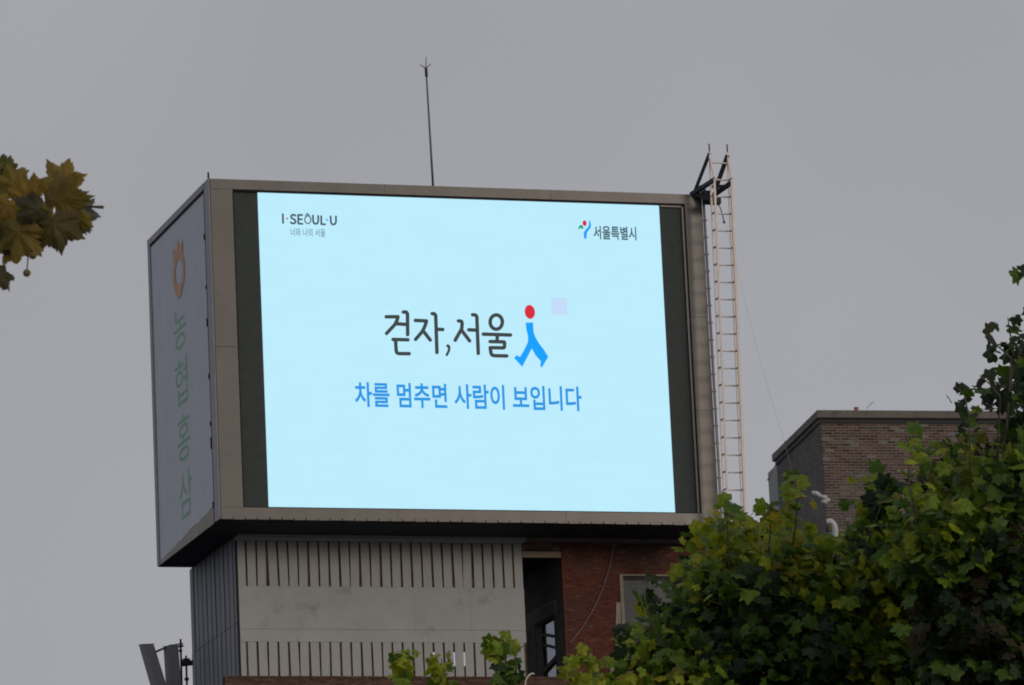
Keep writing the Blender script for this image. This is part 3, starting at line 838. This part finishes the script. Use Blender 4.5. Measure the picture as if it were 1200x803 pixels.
panel_antenna('long grey panel antenna tilted outward, leftmost at the bottom edge', (167.5, 755.5), (181, 755), (186.5, 822), (202, 822), AV - .5, 0.18)
panel_antenna('upright dark grey panel antenna strapped to the mast beside the tower', (196, 757.5), (209.5, 755.5), (200, 822), (215, 822), AV - .2, 0.14)

# ------------------------------------------------------------------ brick building on the right
rb = thing('brick_building', R.W(4, 4, 0), 'brown brick building with a concrete coping behind the trees at right', 'building')
CH = 0.19
c0 = RZ - CH
RU1 = 12.0; RV1 = 5.05
mb = MB().box(R, 0.06, RU1, 0.06, RV1, 0, c0 - 0.004); mb.build('wall', M['mortar_pale'], rb)
bevel(MB().box(R, -0.03, RU1, -0.06, RV1 + .12, c0, RZ).build('coping', M['coping'], rb), 0.02)
MB().box(R, 0.02, RU1, 0.02, RV1, c0 - 0.10, c0 - 0.003).build('coping_shadow_strip', M['dark'], rb)  # dark strip standing in for the shadow line under the coping
ctop = c0 - 0.10
def sg(p, z): return p > 0.1 and p < 4.6 and z > ctop - 1.15
brick_field(R, 'v', 0.06, 0.02, 0.052, RU1, RZ - 5.5, ctop, 0.0685, 0.205, grey_tones, M['brick'], rb, singles=sg, joint=0.015, proud=0.004)
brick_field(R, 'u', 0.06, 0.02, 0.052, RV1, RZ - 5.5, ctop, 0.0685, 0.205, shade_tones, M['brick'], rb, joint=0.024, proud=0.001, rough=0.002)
# lean-to at the back with a sloping sheet roof
lean = thing('lean_to', R.W(0.2, RV1 + .3, 0), 'narrow grey lean-to with a sloping pale sheet roof behind the brick corner', 'shed')
q0 = R.loc(914, 545, 'v', RV1 + .35); q1 = R.loc(903, 548, 'v', RV1 + 1.2)
zl = q0[2] - .02
MB().box(R, 0.10, 4, RV1 + .02, RV1 + 1.25, 0, zl).build('wall', M['panel'], lean)
a, b = R.loc(896.5, 563, 'u', -0.15), R.loc(909, 541, 'u', 0.0)
W_ = R.W
mb = MB(); s0 = R.loc(899, 562, 'v', RV1 + 1.3); s1 = R.loc(910, 541, 'v', RV1 + .2)
mb.hexa([W_(s0[0], RV1 + 1.3, s0[2] - .03), W_(4, RV1 + 1.3, s0[2] - .03), W_(4, RV1 + .15, s1[2] - .03), W_(s1[0], RV1 + .15, s1[2] - .03),
         W_(s0[0], RV1 + 1.3, s0[2]), W_(4, RV1 + 1.3, s0[2]), W_(4, RV1 + .15, s1[2]), W_(s1[0], RV1 + .15, s1[2])])
mb.build('roof_sheet', M['yellowish'], lean)
# bits on the roof and the corner
q = R.loc(1003.5, 480.5, 'v', 0.2)
pot = thing('clay_pot', R.W(q[0], 0.2, RZ), 'small reddish clay pot on the coping of the right hand brick building', 'pot')
MB().tube([R.W(q[0], .2, RZ), R.W(q[0], .2, RZ + .05), R.W(q[0], .2, RZ + .10)], [.035, .055, .05], 8).build('body', M['clay'], pot, smooth=True)
MB().tube([R.W(q[0], .2, RZ + .10), R.W(q[0], .2, RZ + .118)], [.06, .06], 8).build('rim', M['clay'], pot)
Q = lambda x, y, v_: R.W(*R.loc(x, y, 'v', v_))
cable('bent_wire', 'short bent wire sticking up from the coping of the brown building', 'wire', [Q(1016, 479.5, .2), Q(1017, 477, .2), Q(1020, 474, .2), Q(1024, 471, .2)], 0.008, M['galv'])
fl_ = thing('security_light', Q(962, 583, -.1), 'white security light on the corner of the brown brick building', 'lamp')
MB().tube([Q(952, 577, -.02), Q(957, 578.5, -.10), Q(962, 582, -.16)], [.04, .06, .045], 8).build('arm', M['whitepl'], fl_, smooth=True)
for (x, y) in ((965, 582.5), (969, 586), (966, 588)):
    MB().tube([Q(x - 3, y, -.16), Q(x, y, -.2), Q(x + 3, y + 1, -.24)], [.03, .055, .05], 8).build('lamp_head', M['whitepl'], fl_, smooth=True)
cable('drain_elbow', 'white curved drain pipe on the brick corner among the leaves', 'pipe', [Q(969, 612, -.1), Q(974, 611.5, -.14), Q(978, 617, -.16), Q(979, 626, -.14), Q(978, 634, -.1)], 0.07, M['whitepl'], n=10)
cable('guy_wire', 'hair-thin wire slanting down from the ladder head to the brown building', 'wire',
      [B.W(*B.loc(846, 247, 'v', -0.75)), B.W(*B.loc(862, 310, 'v', -6)), Q(893, 430, 20), Q(919, 516, -.12)], 0.0045, M['thinwire'])
cable('wall_cable', 'grey cable hanging down the dark side wall of the brown building', 'cable',
      [R.W(*R.loc(919.5, 517, 'u', -.08)), R.W(*R.loc(924, 535, 'u', -.03)), R.W(*R.loc(930, 562, 'u', -.03)), R.W(*R.loc(932, 590, 'u', -.03))], 0.012, M['cable'])

# ------------------------------------------------------------------ plane trees
HALF = [(0, 1.0), (5, .87), (8, .89), (14, .75), (18, .77), (26, .64), (31, .72), (35, .72), (41, .88), (44, .85), (50, 1.0), (56, .85), (60, .87), (67, .72), (72, .73), (80, .60), (88, .69), (95, .71), (104, .84), (112, .67), (122, .61), (140, .52), (158, .40), (172, .18)]
PLAIN = [(0, 1.0), (13, .83), (27, .67), (36, .76), (49, .96), (63, .80), (79, .63), (92, .71), (106, .79), (126, .60), (150, .45), (170, .15)]
def leaf_geo(rng, curl, fine=False, droop=0.2):
    """verts, faces of a lobed plane leaf in its own plane, tip along +y, pleated along its lobe veins"""
    pts = []
    half = HALF if fine else PLAIN
    for sgn in (1, -1):
        seq = half if sgn == 1 else half[1:]
        L_ = [(a * sgn, r_ * (1 + rng.uniform(-.07, .07))) for a, r_ in seq]
        pts.append(L_)
    ring = pts[0] + list(reversed(pts[1]))
    asym = rng.uniform(-.12, .12)
    vs = [(0, 0, 0)]; mids = []
    for a, r_ in ring:
        w = math.radians(a); x, y = math.sin(w) * r_ * (1 + asym * (1 if a > 0 else -1)), math.cos(w) * r_
        lobe = max(math.exp(-((abs(a) - c) / 14) ** 2) for c in (0, 49, 106))
        z = 0.16 * (lobe - .5) * r_ - droop * r_ * r_ - curl * x * x + rng.uniform(-.03, .03)
        vs.append((x, y, z))
    n = len(ring); fs = []
    if fine:
        vs2 = [vs[0]]
        inner = []
        for (x, y, z), (a, r_) in zip(vs[1:], ring):
            lobe = max(math.exp(-((abs(a) - c) / 14) ** 2) for c in (0, 49, 106))
            inner.append((x * .5, y * .5, 0.07 * (lobe - .4) - droop * .25 * r_ * r_ - curl * x * x * .25))
        vs = [vs[0]] + inner + vs[1:]
        for i in range(n):
            j = (i + 1) % n
            fs.append((0, 1 + j, 1 + i)); fs.append((1 + i, 1 + j, 1 + n + j, 1 + n + i))
    else:
        for i in range(n): fs.append((0, 1 + (i + 1) % n, 1 + i))
    # stalk
    k = len(vs)
    vs += [(-.018, -.12, 0), (.018, -.12, 0), (.014, -.55, -.03), (-.014, -.55, -.03)]
    fs.append((k, k + 1, k + 2, k + 3))
    return vs, fs

def basis(nrm, tip):
    nrm = nrm.normalized(); t = tip - nrm * tip.dot(nrm)
    if t.length < 1e-3: t = nrm.orthogonal()
    t.normalize(); s_ = t.cross(nrm)
    return Matrix((s_, t, nrm)).transposed()

def inpoly(x, y, P):
    c = False; j = len(P) - 1
    for i in range(len(P)):
        xi, yi = P[i]; xj, yj = P[j]
        if (yi > y) != (yj > y) and x < (xj - xi) * (y - yi) / (yj - yi) + xi: c = not c
        j = i
    return c
def edge_dist(x, y, P):
    d = 1e9
    for i in range(len(P)):
        x0, y0 = P[i - 1]; x1, y1 = P[i]
        dx, dy = x1 - x0, y1 - y0
        t = max(0, min(1, ((x - x0) * dx + (y - y0) * dy) / (dx * dx + dy * dy)))
        d = min(d, math.hypot(x - x0 - t * dx, y - y0 - t * dy))
    return d
def at(px, py, d):
    r = ray(px, py); return Vector(tuple(CAM + r / math.hypot(r[0], r[1]) * d))

TOC = Vector((0, -0.97, -0.2))
def make_tree(label, outline, dist, n_leaf, palette, size, trunk_px, shoots=(), depth=3.0, seed=1, sparse=0):
    """A crown with real depth: leaves gathered in sprays round twig ends, twigs on limbs, limbs on a tapered trunk."""
    rng = random.Random(seed)
    xs = [p[0] for p in outline]; ys = [p[1] for p in outline]
    base = at(trunk_px, 900, dist + depth * .55); base.z = 0
    t = thing('plane_tree', base, label, 'tree', 'plane trees along the street')
    ppm = F_PX / (dist / cp)
    # spray centres: rounded front surface of the crown plus deeper layers
    sprays = []
    tries = 0
    while len(sprays) < n_leaf // 9 and tries < 100000:
        tries += 1
        x, y = rng.uniform(min(xs), max(xs)), rng.uniform(min(ys), max(ys))
        if not inpoly(x, y, outline): continue
        e = edge_dist(x, y, outline)
        if e < 15 or (y < sparse and rng.random() < .5): continue
        e = min(e / ppm, 2.2)
        round_ = depth * 0.5 * (1 - math.sqrt(max(0, 1 - (1 - e / 2.2) ** 2)))
        layer = rng.random()
        d = dist + round_ + (0 if layer < .45 else rng.uniform(.3, depth * .8)) + rng.uniform(-.25, .25)
        sprays.append((x, y, d, e))
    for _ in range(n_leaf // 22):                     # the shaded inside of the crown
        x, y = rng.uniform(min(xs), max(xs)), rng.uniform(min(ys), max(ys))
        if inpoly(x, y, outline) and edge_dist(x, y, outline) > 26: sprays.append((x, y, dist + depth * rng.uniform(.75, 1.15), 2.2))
    shoot_paths = []
    for (pts, nl, wd) in shoots:
        shoot_paths.append([at(px, py, dist - rng.uniform(0, .3)) for px, py in pts])
        for i in range(nl):
            s_ = (i + .5) / nl * (len(pts) - 1); k = int(s_); f_ = s_ - k
            x = pts[k][0] + (pts[k + 1][0] - pts[k][0]) * f_; y = pts[k][1] + (pts[k + 1][1] - pts[k][1]) * f_
            ww = wd * (0.45 + 0.55 * min(1, s_ / 1.2))
            sprays.append((x + rng.uniform(-ww, ww) * .6, y + rng.uniform(-ww, ww) * .4, dist + rng.uniform(-.3, .3), -1))
    leaves = []
    cen = at(sum(xs) / len(xs), max(ys), dist + depth * .7)
    for (x, y, d, e) in sprays:
        c = at(x, y, d)
        nl = rng.randint(7, 11) if e >= 0 else rng.randint(2, 3)
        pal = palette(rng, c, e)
        for k in range(nl):
            off = Vector((rng.gauss(0, .15), rng.gauss(0, .17), rng.gauss(0, .13)))
            if e < 0: off *= .45
            out = (c - cen); out.z *= .6; out = out.normalized() if out.length > 0 else Vector((0, -1, 0))
            nrm = out * .35 + TOC * .45 + Vector((0.15, 0, .5)) + Vector((rng.gauss(0, .6), rng.gauss(0, .6), rng.gauss(0, .6)))
            tip = off * 2.0 + out * .3 + Vector((rng.gauss(0, .3), rng.gauss(0, .3), -.35 + rng.gauss(0, .35)))
            s_ = size * rng.choice((.62, .75, .85, .95, 1.05, 1.2)) * 0.58
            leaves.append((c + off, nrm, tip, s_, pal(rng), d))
    # which leaves show largest: the nearest ones inside the picture
    def px_of(p):
        q = np.array(p) - CAM; d = q @ FW
        return 600 + F_PX * (q @ RT2) / d, 401.5 - F_PX * (q @ UP2) / d
    vis = []
    for i, lf in enumerate(leaves):
        X_, Y_ = px_of(lf[0])
        if 0 < X_ < 1200 and 0 < Y_ < 803:
            facing = abs(lf[1].normalized().dot(TOC))
            vis.append((lf[5] * 1.0 - 1.2 * facing - lf[3] * 3, i))
    vis.sort(); single = set(i for _, i in vis[:300])
    limbs_to = []
    trunk = MB()
    hub = at(trunk_px, 1010, dist + depth * .55)
    trunk.tube([base, base + (hub - base) * .5 + Vector((.15, .1, 0)), hub], [.32, .26, .20], 10)
    trunk.build('trunk', M['bark'], t, smooth=True)
    br = MB()
    tips = rng.sample([s_ for s_ in sprays if s_[3] >= 0], min(26, len([s_ for s_ in sprays if s_[3] >= 0])))
    for (x, y, d, e) in tips:
        c = at(x, y, d + .25); mid = hub + (c - hub) * .5 + Vector((rng.gauss(0, .25), rng.gauss(0, .25), .3))
        br.tube([hub, mid, c], [.085, .045, .012], 6, cap=False)
    for sp_ in shoot_paths:
        br.tube([hub, sp_[-1] + (hub - sp_[-1]) * .22 + Vector((0, .9, .1))] + list(reversed(sp_)), [.05, .016] + [.010] * (len(sp_) - 1) + [.005], 5, cap=False)
    br.build('limbs', M['bark'], t, smooth=True)
    # leaf objects
    protos = []; lrng = random.Random(seed + 50)
    geos = [leaf_geo(lrng, lrng.uniform(-.1, .5), False, lrng.uniform(.0, .45)) for _ in range(8)]
    tones = {}
    mass = MB(); tb = wloc(t)
    for i, (p, nrm, tip, s_, tone, d) in enumerate(leaves):
        gi = i % 8
        mx = basis(nrm, tip)
        if i in single:
            key = (gi, tone)
            if key not in tones:
                m_ = MB(); m_.tone = tone; m_.add(geos[gi][0], geos[gi][1])
                o = m_.build('leaf', M['leaf'], None)
                o.parent = t; tones[key] = o
            else:
                o = tones[key].copy(); COL.objects.link(o); o.parent = t
            o.matrix_local = Matrix.Translation(p - tb) @ mx.to_4x4() @ Matrix.Scale(s_, 4)
        else:
            mass.tone = tone
            mass.add([p + mx @ (Vector(v) * s_) for v in geos[gi][0]], geos[gi][1])
    mass.build('crown', M['leaf'], t, kind='stuff')
    return t

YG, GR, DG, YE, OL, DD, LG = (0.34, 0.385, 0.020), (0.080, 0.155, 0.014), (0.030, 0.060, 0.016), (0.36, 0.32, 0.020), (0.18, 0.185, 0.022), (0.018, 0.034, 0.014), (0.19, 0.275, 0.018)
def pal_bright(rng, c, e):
    n_ = mnoise.noise(c * .55) + (0.42 if e < .6 else (0.12 if e < 1.1 else -0.2))  # young outer leaves yellower; inner crown shade put into darker leaf colours
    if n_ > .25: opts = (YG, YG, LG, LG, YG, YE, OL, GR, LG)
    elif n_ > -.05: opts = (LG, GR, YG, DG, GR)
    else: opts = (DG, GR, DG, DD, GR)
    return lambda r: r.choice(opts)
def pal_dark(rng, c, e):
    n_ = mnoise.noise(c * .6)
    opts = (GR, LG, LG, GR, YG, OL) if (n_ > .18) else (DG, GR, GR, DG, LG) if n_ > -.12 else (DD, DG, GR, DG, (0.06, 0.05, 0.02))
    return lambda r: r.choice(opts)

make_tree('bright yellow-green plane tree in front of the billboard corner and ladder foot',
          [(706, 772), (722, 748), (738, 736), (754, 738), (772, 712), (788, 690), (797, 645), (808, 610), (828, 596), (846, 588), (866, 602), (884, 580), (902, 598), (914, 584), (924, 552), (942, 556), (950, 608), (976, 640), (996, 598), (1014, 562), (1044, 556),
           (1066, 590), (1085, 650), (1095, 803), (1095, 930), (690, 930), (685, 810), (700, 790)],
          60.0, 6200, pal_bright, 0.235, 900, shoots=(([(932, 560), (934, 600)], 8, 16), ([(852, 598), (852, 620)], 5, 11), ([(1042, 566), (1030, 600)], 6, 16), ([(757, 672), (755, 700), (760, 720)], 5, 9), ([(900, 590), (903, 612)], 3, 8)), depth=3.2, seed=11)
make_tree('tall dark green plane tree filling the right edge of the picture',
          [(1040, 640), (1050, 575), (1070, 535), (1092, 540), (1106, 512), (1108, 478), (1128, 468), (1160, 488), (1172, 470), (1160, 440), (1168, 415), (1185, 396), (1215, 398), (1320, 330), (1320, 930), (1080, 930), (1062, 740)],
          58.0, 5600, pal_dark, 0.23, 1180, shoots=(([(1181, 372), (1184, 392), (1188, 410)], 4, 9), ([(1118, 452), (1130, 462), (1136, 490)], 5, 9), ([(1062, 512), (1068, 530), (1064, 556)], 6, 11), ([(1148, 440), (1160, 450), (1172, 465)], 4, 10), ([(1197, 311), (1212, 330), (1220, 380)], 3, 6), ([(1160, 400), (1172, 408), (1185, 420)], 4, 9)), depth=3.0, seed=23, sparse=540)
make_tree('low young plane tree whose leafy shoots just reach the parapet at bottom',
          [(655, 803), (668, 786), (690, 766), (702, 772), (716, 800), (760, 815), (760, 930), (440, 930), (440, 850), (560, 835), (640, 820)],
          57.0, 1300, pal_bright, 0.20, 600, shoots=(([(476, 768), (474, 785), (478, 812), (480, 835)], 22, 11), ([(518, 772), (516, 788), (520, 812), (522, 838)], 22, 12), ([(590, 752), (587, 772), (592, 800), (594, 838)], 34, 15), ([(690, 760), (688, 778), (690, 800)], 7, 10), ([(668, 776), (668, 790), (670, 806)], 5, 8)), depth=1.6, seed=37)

# ------------------------------------------------------------------ near branch with autumn leaves, upper left
ND = 20.0
nb_base = at(-420, 900, ND + .5); nb_base.z = 0
nt = thing('plane_tree', nb_base, 'near autumn plane tree branch with olive brown leaves and seed balls at upper left', 'tree')
N = lambda x, y, d=0.0: at(x, y, ND + d)
MB().tube([nb_base, N(-430, 500, .5), N(-420, 200, .6)], [.22, .17, .13], 10).build('trunk', M['bark'], nt, smooth=True)
MB().tube([N(-425, 420, .5), N(-220, 330, .3), N(-60, 285, .1), N(20, 262, .05), N(52, 246, .05)], [.06, .035, .018, .008, .004], 8).build('branch', M['bark'], nt, smooth=True)
BR, BO, BD2, BGY, BG = (0.255, 0.195, 0.028), (0.34, 0.215, 0.035), (0.085, 0.07, 0.03), (0.17, 0.185, 0.135), (0.15, 0.145, 0.03)
nleaf = [  # centre px, size px (tip length), tip direction (deg, 0 = up, clockwise), tilt, tone, depth
    (66, 236, 40, 35, .45, (0.19, 0.14, 0.03), -.10), (72, 216, 33, 20, .35, (0.29, 0.20, 0.04), .02), (62, 262, 38, 165, .5, (0.135, 0.105, 0.03), -.14), (44, 246, 30, 250, .5, BD2, -.16), (88, 252, 30, 95, .55, BGY, .06),
    (30, 232, 26, 30, .5, BO, -.02), (18, 218, 30, 340, .4, BR, .04), (6, 218, 36, 10, .5, BG, .08), (8, 240, 34, 200, .4, BO, -.02), (22, 272, 38, 190, .4, (0.27, 0.20, 0.04), -.12),
    (4, 268, 34, 220, .4, BD2, .0), (52, 272, 26, 140, .5, BD2, .05), (30, 255, 30, 120, .6, BD2, -.05), (2, 204, 24, 60, .7, BG, .1), (-3, 322, 24, 140, .75, BD2, -.2), (50, 246, 26, 170, .5, BR, .03), (95, 258, 18, 120, .6, BR, .03), (-14, 250, 40, 280, .3, BR, .0), (-20, 215, 40, 300, .3, BG, .05), (-22, 290, 40, 240, .3, BR, .05),
    (14, 290, 24, 160, .5, BO, .02), (40, 222, 20, 0, .6, BO, .08)]
lr = random.Random(5)
ppm = F_PX / (ND / cp)
for (x, y, s_, ang, tilt, tone, dd) in nleaf:
    g_ = leaf_geo(lr, lr.uniform(.1, .7), True, lr.uniform(.1, .45))
    tip = Vector(tuple(RT2)) * math.sin(math.radians(ang)) + Vector(tuple(UP2)) * math.cos(math.radians(ang))
    side_ = tip.cross(Vector(tuple(FW)))
    nrm = -Vector(tuple(FW)) + side_ * lr.uniform(-tilt, tilt) + tip * lr.uniform(-tilt, tilt * .5) + Vector((0, 0, lr.uniform(-.1, .25)))
    mx = basis(nrm, tip)
    m_ = MB(); m_.tone = tone
    p = N(x, y, dd)
    m_.add([p + mx @ (Vector(v) * s_ / ppm) for v in g_[0]], g_[1])
    m_.tone = tuple(min(1, c * 1.35 + .02) for c in tone)
    n_r = (len(g_[0]) - 5) // 2                       # veins: fine raised ribs down the lobes
    for k_ in (0, 10, 18, 10 + len(HALF) + 8, len(HALF) + 4 + 12):
        k_ = k_ % n_r
        A0, A1, A2 = (Vector(g_[0][q_]) for q_ in (0, 1 + k_, 1 + n_r + k_))
        A2 = A1 + (A2 - A1) * .8
        w_ = Vector((-(A2 - A0).y, (A2 - A0).x, 0)).normalized() * .012; zz = Vector((0, 0, .012))
        m_.add([p + mx @ (v_ * (s_ / ppm)) for v_ in (A0 - w_ + zz, A0 + w_ + zz, A1 + w_ * .8 + zz, A1 - w_ * .8 + zz, A2 + w_ * .3 + zz, A2 - w_ * .3 + zz)], [(0, 1, 2, 3), (3, 2, 4, 5)])
    m_.build('leaf', M['nearleaf'], nt)
for (x, y) in ((38.5, 299.5), (31.5, 320)):
    bm = bmesh.new(); bmesh.ops.create_icosphere(bm, subdivisions=3, radius=4.6 / ppm)
    for v in bm.verts: v.co *= 1 + .05 * mnoise.noise(v.co * 160)
    me = bpy.data.meshes.new('seed_ball'); bm.to_mesh(me); bm.free(); me.materials.append(M['seed'])
    for p_ in me.polygons: p_.use_smooth = True
    o = bpy.data.objects.new('seed_ball', me); COL.objects.link(o); o.parent = nt; o.location = N(x, y, -.1) - nb_base
MB().tube([N(36, 262, 0), N(38, 284, -.08), N(38.5, 297, -.1)], .003, 5).build('seed_stalk', M['bark'], nt)
MB().tube([N(34, 270, 0), N(33, 300, -.08), N(31.5, 317, -.1)], .003, 5).build('seed_stalk', M['bark'], nt)
MB().tube([N(80, 246, .05), N(100, 242, .05), N(121, 243, .02)], [.006, .004, .007], 6).build('twig', M['bark'], nt)
